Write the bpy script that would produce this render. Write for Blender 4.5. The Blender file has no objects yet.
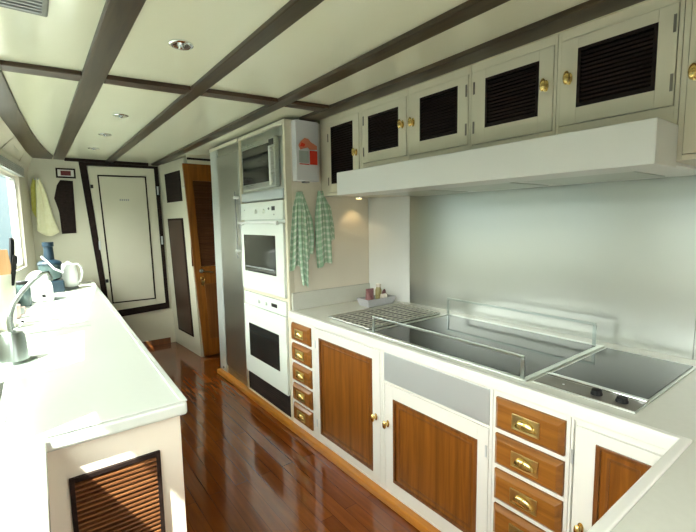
import bpy, math, random
from mathutils import Vector, Matrix
from mathutils.geometry import tessellate_polygon
random.seed(4)
D = bpy.data
SC = bpy.context.scene
COL = SC.collection

# ------------------------------------------------------------------ materials
def mat(name, color, rough=0.5, metal=0.0, coat=0.0, spec=0.5, trans=0.0, ior=1.45, sheen=0.0):
    m = D.materials.new(name); m.use_nodes = True
    b = m.node_tree.nodes['Principled BSDF']
    b.inputs['Base Color'].default_value = (*color, 1)
    b.inputs['Roughness'].default_value = rough
    b.inputs['Metallic'].default_value = metal
    b.inputs['Coat Weight'].default_value = coat
    b.inputs['Coat Roughness'].default_value = 0.08
    b.inputs['Specular IOR Level'].default_value = spec
    b.inputs['Transmission Weight'].default_value = trans
    b.inputs['IOR'].default_value = ior
    b.inputs['Sheen Weight'].default_value = sheen
    return m

def nd(m, t, **kw):
    n = m.node_tree.nodes.new(t)
    for k, v in kw.items(): setattr(n, k, v)
    return n

def lk(m, a, ao, b, bi): m.node_tree.links.new(a.outputs[ao], b.inputs[bi])

def coords(m, scale=(1, 1, 1), rot=(0, 0, 0)):
    tc = nd(m, 'ShaderNodeTexCoord'); mp = nd(m, 'ShaderNodeMapping')
    mp.inputs['Scale'].default_value = scale
    mp.inputs['Rotation'].default_value = rot
    lk(m, tc, 'Object', mp, 'Vector')
    return mp

def ramp(m, stops):
    r = nd(m, 'ShaderNodeValToRGB')
    e = r.color_ramp.elements
    e[0].position, e[0].color = stops[0][0], (*stops[0][1], 1)
    e[1].position, e[1].color = stops[1][0], (*stops[1][1], 1)
    for p, c in stops[2:]:
        x = e.new(p); x.color = (*c, 1)
    return r

def mottled(name, c1, c2, scale=6, rough=0.5, bump=0.0, stretch=(1, 1, 1), **kw):
    m = mat(name, c1, rough, **kw)
    b = m.node_tree.nodes['Principled BSDF']
    mp = coords(m, stretch)
    n = nd(m, 'ShaderNodeTexNoise'); n.inputs['Scale'].default_value = scale
    n.inputs['Detail'].default_value = 4
    lk(m, mp, 0, n, 'Vector')
    r = ramp(m, [(0.3, c1), (0.7, c2)])
    lk(m, n, 'Fac', r, 'Fac'); lk(m, r, 'Color', b, 'Base Color')
    if bump:
        bp = nd(m, 'ShaderNodeBump'); bp.inputs['Strength'].default_value = bump
        bp.inputs['Distance'].default_value = 0.002
        lk(m, n, 'Fac', bp, 'Height'); lk(m, bp, 'Normal', b, 'Normal')
    return m

def wood(name, dark, mid, light, axis='z', rough=0.3, coat=0.3, scale=1.0):
    m = mat(name, mid, rough, coat=coat)
    b = m.node_tree.nodes['Principled BSDF']
    st = {'x': (1.2, 22, 22), 'y': (22, 1.2, 22), 'z': (22, 22, 1.2)}[axis]
    mp = coords(m, tuple(s * scale for s in st))
    n = nd(m, 'ShaderNodeTexNoise'); n.inputs['Scale'].default_value = 1.6
    n.inputs['Detail'].default_value = 6; n.inputs['Roughness'].default_value = 0.6
    n.inputs['Distortion'].default_value = 0.6
    lk(m, mp, 0, n, 'Vector')
    r = ramp(m, [(0.25, dark), (0.75, light), (0.5, mid)])
    lk(m, n, 'Fac', r, 'Fac'); lk(m, r, 'Color', b, 'Base Color')
    return m

def brushed(name, color, rough, axis='z', amt=0.12):
    m = mat(name, color, rough, 1.0)
    b = m.node_tree.nodes['Principled BSDF']
    st = {'x': (1, 80, 80), 'y': (80, 1, 80), 'z': (80, 80, 1)}[axis]
    mp = coords(m, st)
    n = nd(m, 'ShaderNodeTexNoise'); n.inputs['Scale'].default_value = 3; n.inputs['Detail'].default_value = 3
    lk(m, mp, 0, n, 'Vector')
    mr = nd(m, 'ShaderNodeMapRange')
    mr.inputs['To Min'].default_value = rough - amt; mr.inputs['To Max'].default_value = rough + amt
    lk(m, n, 'Fac', mr, 'Value'); lk(m, mr, 'Result', b, 'Roughness')
    return m

CREAM = mottled('cream paint', (0.70, 0.65, 0.51), (0.73, 0.68, 0.535), 3, 0.28, coat=0.15)
WHITE = mottled('white paint', (0.77, 0.76, 0.71), (0.80, 0.79, 0.74), 3, 0.3, coat=0.15)
HOOD = mottled('hood white', (0.76, 0.765, 0.74), (0.78, 0.785, 0.76), 3, 0.3)
CEIL = mottled('gloss ceiling panel', (0.75, 0.745, 0.575), (0.78, 0.775, 0.605), 1.5, 0.16, coat=0.35)
WALLM = mottled('beige wall paint', (0.66, 0.61, 0.50), (0.70, 0.65, 0.54), 2.5, 0.45)
BULK = mottled('bulkhead paint', (0.60, 0.58, 0.46), (0.64, 0.62, 0.50), 2, 0.3)
COUNTER = mottled('solid surface', (0.64, 0.64, 0.575), (0.66, 0.66, 0.595), 60, 0.24)
COUNTERL = mottled('white solid surface', (0.67, 0.71, 0.66), (0.68, 0.72, 0.67), 40, 0.2)
BEAM = wood('dark beam wood', (0.030, 0.018, 0.008), (0.052, 0.034, 0.016), (0.088, 0.058, 0.030), 'y', 0.36, 0.05)
BEAMX = wood('dark cross beam wood', (0.030, 0.014, 0.006), (0.055, 0.027, 0.012), (0.095, 0.052, 0.026), 'x', 0.36, 0.05)
ESP = wood('espresso wood', (0.010, 0.006, 0.005), (0.020, 0.012, 0.010), (0.030, 0.017, 0.013), 'y', 0.6, 0.0)
ESP.node_tree.nodes['Principled BSDF'].inputs['Specular IOR Level'].default_value = 0.15
SLATR = wood('red brown slat', (0.10, 0.035, 0.012), (0.18, 0.07, 0.025), (0.26, 0.11, 0.04), 'x', 0.35, 0.2)
TEAK = wood('orange teak', (0.125, 0.038, 0.005), (0.215, 0.072, 0.009), (0.31, 0.11, 0.015), 'z', 0.3, 0.25)
TEAKY = wood('orange teak along', (0.17, 0.060, 0.009), (0.265, 0.098, 0.015), (0.35, 0.14, 0.025), 'y', 0.3, 0.25)
TEAKD = wood('teak moulding', (0.10, 0.035, 0.008), (0.17, 0.06, 0.014), (0.24, 0.09, 0.02), 'z', 0.3, 0.3)
SKIRT = wood('skirting wood', (0.46, 0.16, 0.018), (0.58, 0.22, 0.026), (0.68, 0.28, 0.04), 'y', 0.3, 0.2)
STEEL = brushed('brushed steel', (0.62, 0.64, 0.60), 0.30, 'z', 0.03)
FRIDGE = brushed('fridge steel', (0.58, 0.60, 0.58), 0.30, 'z', 0.015)
SPLASH = brushed('backsplash steel', (0.50, 0.515, 0.475), 0.33, 'z', 0.03)
STEELP = mat('satin steel plate', (0.60, 0.64, 0.65), 0.42, 0.6)
RAIL = mat('satin rail steel', (0.40, 0.45, 0.42), 0.3, 1.0)
CHROME = mat('chrome', (0.8, 0.82, 0.82), 0.08, 1.0)
BRASS = mat('polished brass', (0.78, 0.56, 0.20), 0.2, 1.0)
BRASSP = mat('pale brass plate', (0.62, 0.54, 0.26), 0.33, 1.0)
GLASSB = mat('black ceramic glass', (0.012, 0.015, 0.016), 0.05, 0.0, spec=0.4)
KNOBB = mat('black knob', (0.006, 0.006, 0.006), 0.5, spec=0.2)
SIDEC = mottled('lit tan side panel', (0.80, 0.735, 0.62), (0.83, 0.765, 0.65), 3, 0.35)  # paler copy of the cream, standing in for light on aft-facing sides
OVENG = mat('oven window glass', (0.012, 0.014, 0.014), 0.08, coat=0.5)
OVENW = mat('white enamel', (0.80, 0.86, 0.80), 0.25, coat=0.3)
BLACK = mat('black plastic', (0.012, 0.012, 0.013), 0.35)
DARK = mat('dark recess', (0.03, 0.028, 0.026), 0.6)
GREYST = mat('grey control strip', (0.20, 0.18, 0.155), 0.35, 0.6)
WHITEP = mat('white plastic', (0.82, 0.84, 0.82), 0.3)
GREYP = mat('grey plastic', (0.3, 0.32, 0.32), 0.4)
NAVY = mat('navy plastic', (0.008, 0.022, 0.035), 0.35)
REDP = mat('red print', (0.75, 0.05, 0.02), 0.5)
ORANGEP = mat('salmon print', (0.75, 0.26, 0.16), 0.5)
GREYPR = mat('pale grey print', (0.42, 0.48, 0.46), 0.5)
BOXW = mat('enamelled box white', (0.72, 0.73, 0.76), 0.35)
YELLOW = mottled('yellow cloth', (0.62, 0.60, 0.10), (0.70, 0.68, 0.18), 30, 0.9, 0.2, sheen=0.3)
CREAMC = mottled('pale yellow cloth', (0.82, 0.80, 0.52), (0.88, 0.87, 0.62), 30, 0.9, 0.2, sheen=0.3)
CHOP = wood('light chopping board', (0.30, 0.17, 0.07), (0.4, 0.24, 0.11), (0.48, 0.3, 0.15), 'z', 0.5, 0.0)
BLIND = mottled('grey blind slats', (0.36, 0.37, 0.34), (0.46, 0.47, 0.43), 8, 0.5)
PINK = mottled('pink packet', (0.20, 0.07, 0.08), (0.42, 0.22, 0.22), 40, 0.5)
PALEP = mottled('pale packet', (0.65, 0.6, 0.5), (0.8, 0.72, 0.66), 40, 0.5)
JAR = mottled('mustard jar', (0.26, 0.21, 0.07), (0.45, 0.38, 0.16), 40, 0.3)
LAMPL = mat('lamp lens', (0.75, 0.77, 0.75), 0.3)
CLOCKW = mat('plaque white', (0.7, 0.7, 0.66), 0.4)
MAROON = mat('maroon print', (0.14, 0.02, 0.02), 0.5)
BOWL = mat('smoked plastic', (0.12, 0.18, 0.18), 0.15, trans=0.4)
CLEAR = mat('clear plastic', (0.85, 0.86, 0.88), 0.12, trans=0.55)

# lit lens of the small spot under the wall cabinets
WARM = mat('warm lamp lens', (1, 0.8, 0.4), 0.3)
_b = WARM.node_tree.nodes['Principled BSDF']
_b.inputs['Emission Color'].default_value = (1, 0.72, 0.25, 1); _b.inputs['Emission Strength'].default_value = 2

# window pane: clear with a faint reflection
PANE = D.materials.new('window pane glass'); PANE.use_nodes = True
nt = PANE.node_tree; nt.nodes.clear()
o_ = nt.nodes.new('ShaderNodeOutputMaterial'); mx = nt.nodes.new('ShaderNodeMixShader')
tr = nt.nodes.new('ShaderNodeBsdfTransparent'); gl = nt.nodes.new('ShaderNodeBsdfGlossy'); gl.inputs['Roughness'].default_value = 0.02
tr.inputs['Color'].default_value = (0.93, 0.97, 0.96, 1)
mx.inputs[0].default_value = 0.06; nt.links.new(tr.outputs[0], mx.inputs[1]); nt.links.new(gl.outputs[0], mx.inputs[2])
nt.links.new(mx.outputs[0], o_.inputs[0])

# floor: narrow varnished boards running fore and aft
FLOOR = mat('varnished floor boards', (0.16, 0.04, 0.01), 0.13, coat=0.5)
b = FLOOR.node_tree.nodes['Principled BSDF']
mp = coords(FLOOR, (1, 1, 1), (0, 0, math.pi / 2))
bk = nd(FLOOR, 'ShaderNodeTexBrick')
bk.inputs['Scale'].default_value = 1.0
bk.inputs['Brick Width'].default_value = 1.1; bk.inputs['Row Height'].default_value = 0.075
bk.inputs['Mortar Size'].default_value = 0.0015; bk.inputs['Bias'].default_value = 0.0
bk.inputs['Color1'].default_value = (0.27, 0.072, 0.010, 1); bk.inputs['Color2'].default_value = (0.20, 0.050, 0.008, 1)
bk.inputs['Mortar'].default_value = (0.09, 0.025, 0.005, 1)
lk(FLOOR, mp, 0, bk, 'Vector')
mp2 = coords(FLOOR, (30, 2, 1))
nz = nd(FLOOR, 'ShaderNodeTexNoise'); nz.inputs['Scale'].default_value = 1.5; nz.inputs['Detail'].default_value = 5
lk(FLOOR, mp2, 0, nz, 'Vector')
rp = ramp(FLOOR, [(0.25, (0.75, 0.72, 0.7)), (0.8, (1.25, 1.2, 1.1))])
lk(FLOOR, nz, 'Fac', rp, 'Fac')
mxc = nd(FLOOR, 'ShaderNodeMix', data_type='RGBA', blend_type='MULTIPLY'); mxc.inputs[0].default_value = 1.0
FLOOR.node_tree.links.new(bk.outputs['Color'], mxc.inputs[6]); FLOOR.node_tree.links.new(rp.outputs['Color'], mxc.inputs[7])
FLOOR.node_tree.links.new(mxc.outputs[2], b.inputs['Base Color'])

# green and white checked towel
CHECK = mat('green checked cloth', (0.3, 0.5, 0.33), 0.9, sheen=0.3)
b = CHECK.node_tree.nodes['Principled BSDF']
uv = nd(CHECK, 'ShaderNodeUVMap')
def stripe(axis_out):
    sp = nd(CHECK, 'ShaderNodeSeparateXYZ'); lk(CHECK, uv, 0, sp, 0)
    mu = nd(CHECK, 'ShaderNodeMath', operation='MULTIPLY'); mu.inputs[1].default_value = 1.0
    lk(CHECK, sp, axis_out, mu, 0)
    fr_ = nd(CHECK, 'ShaderNodeMath', operation='FRACT'); lk(CHECK, mu, 0, fr_, 0)
    gt = nd(CHECK, 'ShaderNodeMath', operation='GREATER_THAN'); gt.inputs[1].default_value = 0.62
    lk(CHECK, fr_, 0, gt, 0)
    return gt
sx, sy = stripe(0), stripe(1)
ad = nd(CHECK, 'ShaderNodeMath', operation='ADD'); lk(CHECK, sx, 0, ad, 0); lk(CHECK, sy, 0, ad, 1)
dv = nd(CHECK, 'ShaderNodeMath', operation='MULTIPLY'); dv.inputs[1].default_value = 0.5; lk(CHECK, ad, 0, dv, 0)
rr = ramp(CHECK, [(0.0, (0.34, 0.54, 0.37)), (1.0, (0.84, 0.90, 0.80)), (0.5, (0.52, 0.69, 0.53))])
lk(CHECK, dv, 0, rr, 'Fac'); lk(CHECK, rr, 'Color', b, 'Base Color')

# ------------------------------------------------------------------ mesh builder
class MB:
    def __init__(s): s.v = []; s.f = []; s.uv = {}
    def add(s, vs, fs):
        n = len(s.v); s.v += [tuple(p) for p in vs]; s.f += [tuple(i + n for i in f) for f in fs]; return s
    def box(s, x0, x1, y0, y1, z0, z1):
        x0, x1 = min(x0, x1), max(x0, x1); y0, y1 = min(y0, y1), max(y0, y1); z0, z1 = min(z0, z1), max(z0, z1)
        return s.add([(x0,y0,z0),(x1,y0,z0),(x1,y1,z0),(x0,y1,z0),(x0,y0,z1),(x1,y0,z1),(x1,y1,z1),(x0,y1,z1)],
                     [(0,3,2,1),(4,5,6,7),(0,1,5,4),(1,2,6,5),(2,3,7,6),(3,0,4,7)])
    def hexa(s, p):      # 8 corners: bottom ring 0-3, top ring 4-7
        return s.add(p, [(0,3,2,1),(4,5,6,7),(0,1,5,4),(1,2,6,5),(2,3,7,6),(3,0,4,7)])
    def frame(s, x0, x1, y0, y1, z0, z1, w, wz=None):     # rectangular ring lying in a plane of constant x
        wz = wz or w
        s.box(x0, x1, y0, y0 + w, z0, z1); s.box(x0, x1, y1 - w, y1, z0, z1)
        s.box(x0, x1, y0 + w, y1 - w, z0, z0 + wz); s.box(x0, x1, y0 + w, y1 - w, z1 - wz, z1); return s
    def prism(s, poly, z0, z1, holes=(), mapf=None):      # poly in 2D, extruded
        mapf = mapf or (lambda a, b_, c: (a, b_, c))
        loops = [[Vector((p[0], p[1], 0)) for p in poly]] + [[Vector((p[0], p[1], 0)) for p in h] for h in holes]
        tris = tessellate_polygon(loops)
        flat = [p for l in loops for p in l]; n = len(flat)
        vs = [mapf(p.x, p.y, z0) for p in flat] + [mapf(p.x, p.y, z1) for p in flat]
        fs = [tuple(t) for t in tris] + [tuple(i + n for i in reversed(t)) for t in tris]
        k = 0
        for l in loops:
            m_ = len(l)
            for i in range(m_):
                a, c = k + i, k + (i + 1) % m_
                fs.append((a, c, c + n, a + n))
            k += m_
        return s.add(vs, fs)
    def tube(s, pts, r, seg=10, cap=True):
        pts = [Vector(p) for p in pts]; n0 = len(s.v); rs = r if isinstance(r, (list, tuple)) else [r] * len(pts)
        up = Vector((0, 0, 1)); ringv = []
        for i, p in enumerate(pts):
            t = (pts[min(i + 1, len(pts) - 1)] - pts[max(i - 1, 0)]).normalized()
            a = up if abs(t.z) < 0.9 else Vector((1, 0, 0))
            if i and abs(t.dot(prev)) < 0.98: a = prev
            u = (a - t * a.dot(t)).normalized(); w = t.cross(u); prev = u
            ringv += [tuple(p + (u * math.cos(2*math.pi*k/seg) + w * math.sin(2*math.pi*k/seg)) * rs[i]) for k in range(seg)]
        fs = []
        for i in range(len(pts) - 1):
            for k in range(seg):
                a = i * seg + k; b_ = i * seg + (k + 1) % seg
                fs.append((a, b_, b_ + seg, a + seg))
        if cap:
            fs.append(tuple(reversed(range(seg)))); fs.append(tuple(range((len(pts) - 1) * seg, len(pts) * seg)))
        return s.add(ringv, fs)
    def lathe(s, prof, c, axis='z', seg=24, sc=(1, 1)):   # prof: (radius, height)
        vs = []
        for r, h in prof:
            for k in range(seg):
                a = 2 * math.pi * k / seg; p, q = r * math.cos(a) * sc[0], r * math.sin(a) * sc[1]
                vs.append({'z': (c[0]+p, c[1]+q, c[2]+h), 'x': (c[0]+h, c[1]+p, c[2]+q), 'y': (c[0]+p, c[1]+h, c[2]+q)}[axis])
        fs = []
        for i in range(len(prof) - 1):
            for k in range(seg):
                a = i * seg + k; b_ = i * seg + (k + 1) % seg
                fs.append((a, b_, b_ + seg, a + seg))
        fs.append(tuple(reversed(range(seg)))); fs.append(tuple(range((len(prof)-1)*seg, len(prof)*seg)))
        return s.add(vs, fs)
    def build(s, name, m, parent=None, bevel=0.0, smooth=False, label=None, segs=2, origin=None, uvs=None):
        off = Vector((0, 0, 0)); p = parent
        while p is not None: off += p.location; p = p.parent
        loc = Vector((0, 0, 0))
        if parent is None and origin is not None: loc = Vector(origin)
        me = D.meshes.new(name)
        me.from_pydata([tuple(Vector(v) - off - loc) for v in s.v], [], s.f); me.update()
        import bmesh
        bm = bmesh.new(); bm.from_mesh(me); bmesh.ops.recalc_face_normals(bm, faces=bm.faces)
        bm.to_mesh(me); bm.free()
        if uvs:
            ul = me.uv_layers.new(name='UVMap')
            for lp in me.loops: ul.data[lp.index].uv = uvs[lp.vertex_index]
        me.materials.append(m)
        if smooth:
            for f in me.polygons: f.use_smooth = True
        o = D.objects.new(name, me); COL.objects.link(o); o.location = loc
        if parent: o.parent = parent
        if bevel:
            bv = o.modifiers.new('bevel', 'BEVEL'); bv.width = bevel; bv.segments = segs; bv.limit_method = 'ANGLE'
            bv.angle_limit = math.radians(40)
        if smooth:
            try:
                with_angle = me.set_sharp_from_angle(angle=math.radians(45))
            except Exception: pass
        if label: o['label'] = label
        return o

def thing(name, label, cat, loc=(0, 0, 0), group=None):
    o = D.objects.new(name, None); o.empty_display_size = 0.1; COL.objects.link(o); o.location = loc
    return tag(o, label, cat, group)
def tag(o, label, cat, group=None):
    o['label'] = label; o['category'] = cat
    if group: o['group'] = group
    return o
def struct(o, label=None):
    o['kind'] = 'structure'
    if label: o['label'] = label
    return o

# ------------------------------------------------------------------ shell
ZC = 2.2            # underside of the beams
ZP = 2.222          # ceiling panels
YB = 5.5            # face of the forward bulkhead
struct(MB().prism([(-0.57, -1.5), (-0.57, 1.65), (-0.48, 2.75), (-0.08, 5.62), (2.45, 5.62), (2.45, -1.5)], -0.06, 0).build('floor', FLOOR))
struct(MB().prism([(-0.57, -1.5), (-0.57, 1.65), (-0.48, 2.75), (-0.08, 5.62), (2.45, 5.62), (2.45, -1.5)], ZP, ZP + 0.06).build('ceiling', CEIL))
struct(MB().box(2.29, 2.4, -1.5, 5.7, 0, ZP).build('wall_right', WALLM))
struct(MB().box(-0.055, 2.29, YB, YB + 0.12, 0, ZP).build('wall_forward', BULK))

# left hull side: straight facets, each with window openings
def facet(mb, p0, p1, wins, t=0.09, z0=0.0, z1=ZP):
    p0, p1 = Vector(p0), Vector(p1); d = p1 - p0; L = d.length; d.normalize(); n = Vector((-d.y, d.x))
    def seg(u0, u1, za, zb):
        q = []
        for z in (za, zb):
            for (u, w) in ((u0, 0), (u1, 0), (u1, t), (u0, t)):
                c = p0 + d * u + n * w; q.append((c.x, c.y, z))
        mb.hexa(q)
    u = 0
    for (a, b_, wa, wb) in wins:
        ua, ub = (a - p0.y) / d.y, (b_ - p0.y) / d.y
        seg(u, ua, z0, z1); seg(ua, ub, z0, wa); seg(ua, ub, wb, z1); u = ub
    seg(u, L, z0, z1)
FACETS = [((-0.47, -1.5), (-0.47, 1.65), [(-0.35, 1.35, 1.10, 1.96)]),
          ((-0.47, 1.65), (-0.38, 2.75), [(1.94, 2.66, 1.10, 1.96)]),
          ((-0.38, 2.75), (0.02, YB), [(2.88, 5.02, 1.12, 1.96)])]
mb = MB()
for f in FACETS: facet(mb, *f)
struct(mb.build('wall_left', WALLM))
# aft bulkhead behind the camera, its added opening narrowed to limit light from aft
mb = MB(); mb.box(-0.47, 2.29, -1.5, -1.42, 0, 1.0); mb.box(-0.47, 0.5, -1.5, -1.42, 1.0, ZP); mb.box(1.5, 2.29, -1.5, -1.42, 1.0, ZP); mb.box(0.5, 1.5, -1.5, -1.42, 1.75, ZP)
struct(mb.build('wall_aft', WALLM))
k = 0
for (p0, p1, wins) in FACETS:
    p0, p1 = Vector(p0), Vector(p1); d = (p1 - p0).normalized(); n = Vector((-d.y, d.x))
    for (a, b_, wa, wb) in wins:
        k += 1
        def pt(y, w, z):
            c = p0 + d * ((y - p0.y) / d.y) + n * w; return (c.x, c.y, z)
        def bar(mb, ya, yb, za, zb, w0, w1):
            mb.hexa([pt(ya, w0, za), pt(yb, w0, za), pt(yb, w1, za), pt(ya, w1, za), pt(ya, w0, zb), pt(yb, w0, zb), pt(yb, w1, zb), pt(ya, w1, zb)])
        mb = MB(); e = 0.03
        bar(mb, a, b_, wa, wa + e, 0.03, 0.075); bar(mb, a, b_, wb - e, wb, 0.03, 0.075)
        bar(mb, a, a + e, wa + e, wb - e, 0.03, 0.075); bar(mb, b_ - e, b_, wa + e, wb - e, 0.03, 0.075)
        w = struct(mb.build('window_%d' % k, WHITE))
        mb = MB(); bar(mb, a + e, b_ - e, wa + e, wb - e, 0.05, 0.054)
        mb.build('pane', PANE, w)
        # blind gathered up at the head of the window
        bl = thing('window_blind', ['grey slatted blind gathered above the window nearest the camera', 'grey slatted blind gathered above the middle side window',
                   'grey slatted blind gathered above the side window nearest the forward bulkhead'][k - 1], 'blind', pt((a + b_) / 2, -0.02, wb + 0.0))
        mb = MB(); bar(mb, a - 0.03, b_ + 0.05, wb + 0.085, wb + 0.12, -0.045, -0.001); mb.build('head_rail', CREAM, bl)
        mb = MB()
        for i in range(5): bar(mb, a - 0.02, b_ + 0.04, wb + 0.001 + i * 0.0165, wb + 0.012 + i * 0.0165, -0.04, -0.003)
        mb.build('slats', BLIND, bl)

# ceiling beams
def ybeam(n_, x0, x1, y0, y1, m=BEAM):
    o = MB().box(x0, x1, y0, y1, ZC, ZP).build('trim_%d' % n_, m, bevel=0.004); struct(o); return o
ybeam(1, 0.251, 0.348, -1.42, YB)
ybeam(2, 0.734, 0.806, -1.42, YB)
ybeam(3, 1.215, 1.297, -1.42, YB)
ybeam(4, 1.548, 1.662, -1.42, 2.588)
# cross beam broken round the fore-and-aft beams
cy = lambda x: 2.425 - (x + 0.05) * 0.128
mb = MB()
for a, b_ in ((-0.05, 0.2505), (0.3485, 0.7335), (0.8065, 1.2145), (1.2975, 1.5475)):
    mb.hexa([(a, cy(a), ZC), (b_, cy(b_), ZC), (b_, cy(b_) + 0.105, ZC), (a, cy(a) + 0.09, ZC),
             (a, cy(a), ZP), (b_, cy(b_), ZP), (b_, cy(b_) + 0.105, ZP), (a, cy(a) + 0.09, ZP)])
struct(mb.build('trim_5', BEAMX, bevel=0.004))
# curved edge beam following the hull
inn = [(-0.12, 1.2), (-0.09, 1.9), (-0.053, 2.50), (0.0, 3.3), (0.06, 4.0), (0.12, 4.55), (0.18, 5.0), (0.24, 5.3), (0.24, YB)]
out = [(-0.03, YB), (0.02, 5.0) , (-0.04, 4.234), (-0.099, 3.545), (-0.17, 2.5), (-0.21, 1.9), (-0.24, 1.2)]
out[0] = (0.075, YB)
struct(MB().prism(inn + out, ZC, ZP - 0.0005).build('trim_6', BEAM, bevel=0.003))
# coved pelmet between the edge beam and the blinds
mb = MB()
pel = [((-0.24, 1.2), (-0.466, 1.2)), ((-0.21, 1.9), (-0.445, 1.9)), ((-0.17, 2.5), (-0.397, 2.5)), ((-0.099, 3.545), (-0.262, 3.545)), ((-0.04, 4.234), (-0.162, 4.234)), ((0.02, 5.0), (-0.05, 5.0)), ((0.072, YB), (0.024, YB))]
for (a, c), (a2, c2) in zip(pel, pel[1:]):
    mb.hexa([(c[0], c[1], 2.075), (c2[0], c2[1], 2.075), (c2[0], c2[1], 2.06), (c[0], c[1], 2.06),
             (a[0], a[1], 2.199), (a2[0], a2[1], 2.199), (a2[0] - 0.02, a2[1], 2.199), (a[0] - 0.02, a[1], 2.199)])
struct(mb.build('trim_7', CREAM))
# dark head trim above bulkhead door
struct(MB().box(0.3485, 1.1795, YB - 0.03, YB, 2.19, ZP).build('trim_8', ESP))

# recessed downlights
def downlight(x, y, label):
    t = thing('ceiling_light', label, 'ceiling light', (x, y, ZP - 0.006), 'recessed ceiling lights')
    MB().lathe([(0.030, -0.002), (0.040, -0.004), (0.047, 0.0), (0.047, 0.0055), (0.030, 0.0055)], (x, y, ZP - 0.006), seg=28).build('rim', CHROME, t, smooth=True)
    MB().lathe([(0.0295, -0.001), (0.0295, 0.005)], (x, y, ZP - 0.006), seg=24).build('lens', LAMPL, t)
    MB().lathe([(0.001, -0.016), (0.010, -0.012), (0.014, -0.001)], (x, y, ZP - 0.006), seg=18).build('bulb', CHROME, t, smooth=True)
    return t
d0 = downlight(0.543, 1.815, 'round chrome ceiling downlight nearest the camera, largest of the row')
for (y, lb) in ((3.18, 'round chrome ceiling downlight just beyond the dark cross beam'), (3.905, 'middle ceiling downlight between two others beyond the cross beam'), (4.66, 'small ceiling downlight closest to the white bulkhead door')):
    c = d0.copy(); COL.objects.link(c); c.location = (0.535, y, ZP - 0.006); c['label'] = lb
    for ch in d0.children:
        e = ch.copy(); COL.objects.link(e); e.parent = c
# grey ceiling unit at the top edge
t = thing('ceiling_vent', 'grey metal ceiling vent between dark beams at the upper left corner', 'vent', (0.03, 1.70, ZP))
mb = MB(); mb.box(-0.06, 0.103, 1.60, 1.805, ZP - 0.022, ZP - 0.0005); mb.build('housing', mat('grey vent metal', (0.16, 0.16, 0.14), 0.4, 0.4), t, bevel=0.006)
mb = MB()
for i in range(7): mb.box(-0.045, 0.085, 1.62 + i * 0.024, 1.630 + i * 0.024, ZP - 0.027, ZP - 0.0222)
mb.build('grille', GREYP, t)

# ------------------------------------------------------------------ small fittings
def knob(parent, x, y, z, big=1.0, label=None):
    mb = MB(); mb.lathe([(0.013*big, 0), (0.014*big, -0.003), (0.007*big, -0.006), (0.006*big, -0.016), (0.014*big, -0.022), (0.0155*big, -0.028), (0.011*big, -0.034), (0.002, -0.036)], (x, y, z), 'x', 18, (0.75, 1.45))
    o = mb.build('knob', BRASS, parent, smooth=True)
    return o
def hinge(parent, x, y, z, h=0.05, m=None):
    MB().box(x - 0.003, x, y - 0.004, y + 0.004, z - h/2, z + h/2).build('hinge', m or STEELP, parent)

def campaign_pull(parent, x, y, z):
    mb = MB(); mb.box(x - 0.003, x, y - 0.054, y + 0.054, z - 0.030, z + 0.030)
    mb.frame(x - 0.0055, x - 0.003, y - 0.054, y + 0.054, z - 0.030, z + 0.030, 0.006)
    pl = mb.build('pull_plate', BRASSP, parent, bevel=0.0015)
    # half-oval cup bulging out over the recess
    mb = MB(); vs = []; N, M = 14, 6
    for i in range(N + 1):
        u = math.pi * i / N
        for j in range(M + 1):
            v = math.pi / 2 * j / M
            vs.append((x - 0.003 - 0.016 * math.sin(u) * math.cos(v) - 0.001, y - 0.040 * math.cos(u), z - 0.012 + 0.032 * math.sin(u) * math.sin(v)))
    fs = [(i*(M+1)+j, (i+1)*(M+1)+j, (i+1)*(M+1)+j+1, i*(M+1)+j+1) for i in range(N) for j in range(M)]
    mb.add(vs, fs)
    mb.tube([(x - 0.003 - 0.016 * math.sin(math.pi*i/N) - 0.001, y - 0.040 * math.cos(math.pi*i/N), z - 0.012) for i in range(N + 1)], 0.0028, 6)
    mb.build('cup', BRASS, pl, smooth=True)

XF = 1.43   # face of the base units
def drawer(parent, y0, y1, z0, z1, x=XF, pull_z=0.0, wood_=TEAKY):
    mb = MB(); e = 0.017; xf = x - 0.022
    # bevelled front, proud of the frame
    mb.box(x - 0.008, x + 0.012, y0, y1, z0, z1)
    mb.hexa([(x - 0.008, y0 + 0.001, z0 + 0.001), (x - 0.008, y1 - 0.001, z0 + 0.001), (xf, y1 - e, z0 + e), (xf, y0 + e, z0 + e),
             (x - 0.008, y0 + 0.001, z1 - 0.001), (x - 0.008, y1 - 0.001, z1 - 0.001), (xf, y1 - e, z1 - e), (xf, y0 + e, z1 - e)])
    d = mb.build('drawer', wood_, parent, bevel=0.0015)
    campaign_pull(d, xf, (y0 + y1) / 2, (z0 + z1) / 2)
    return d
def panel_door(parent, y0, y1, z0, z1, py0, py1, pz0, pz1, x=XF, knob_at=None, hinge_at=None):
    mb = MB(); mb.box(x, x + 0.014, y0, py0, z0, z1); mb.box(x, x + 0.014, py1, y1, z0, z1)
    mb.box(x, x + 0.014, py0, py1, z0, pz0); mb.box(x, x + 0.014, py0, py1, pz1, z1)
    d = mb.build('door', WHITE, parent, bevel=0.001)
    mb = MB(); mb.frame(x - 0.003, x + 0.010, py0, py1, pz0, pz1, 0.015); mb.build('moulding', TEAKD, d, bevel=0.002)
    mb = MB(); mb.box(x + 0.007, x + 0.0135, py0 + 0.0152, py1 - 0.0152, pz0 + 0.0152, pz1 - 0.0152)
    mb.build('panel', TEAK, d, label='orange wooden panel')
    a = 0.034; MB().frame(x + 0.0045, x + 0.0068, py0 + a, py1 - a, pz0 + a, pz1 - a, 0.009).build('bead', TEAKD, d)
    if knob_at: knob(d, x, *knob_at)
    for h in (hinge_at or []): hinge(d, x, *h)
    return d

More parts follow.
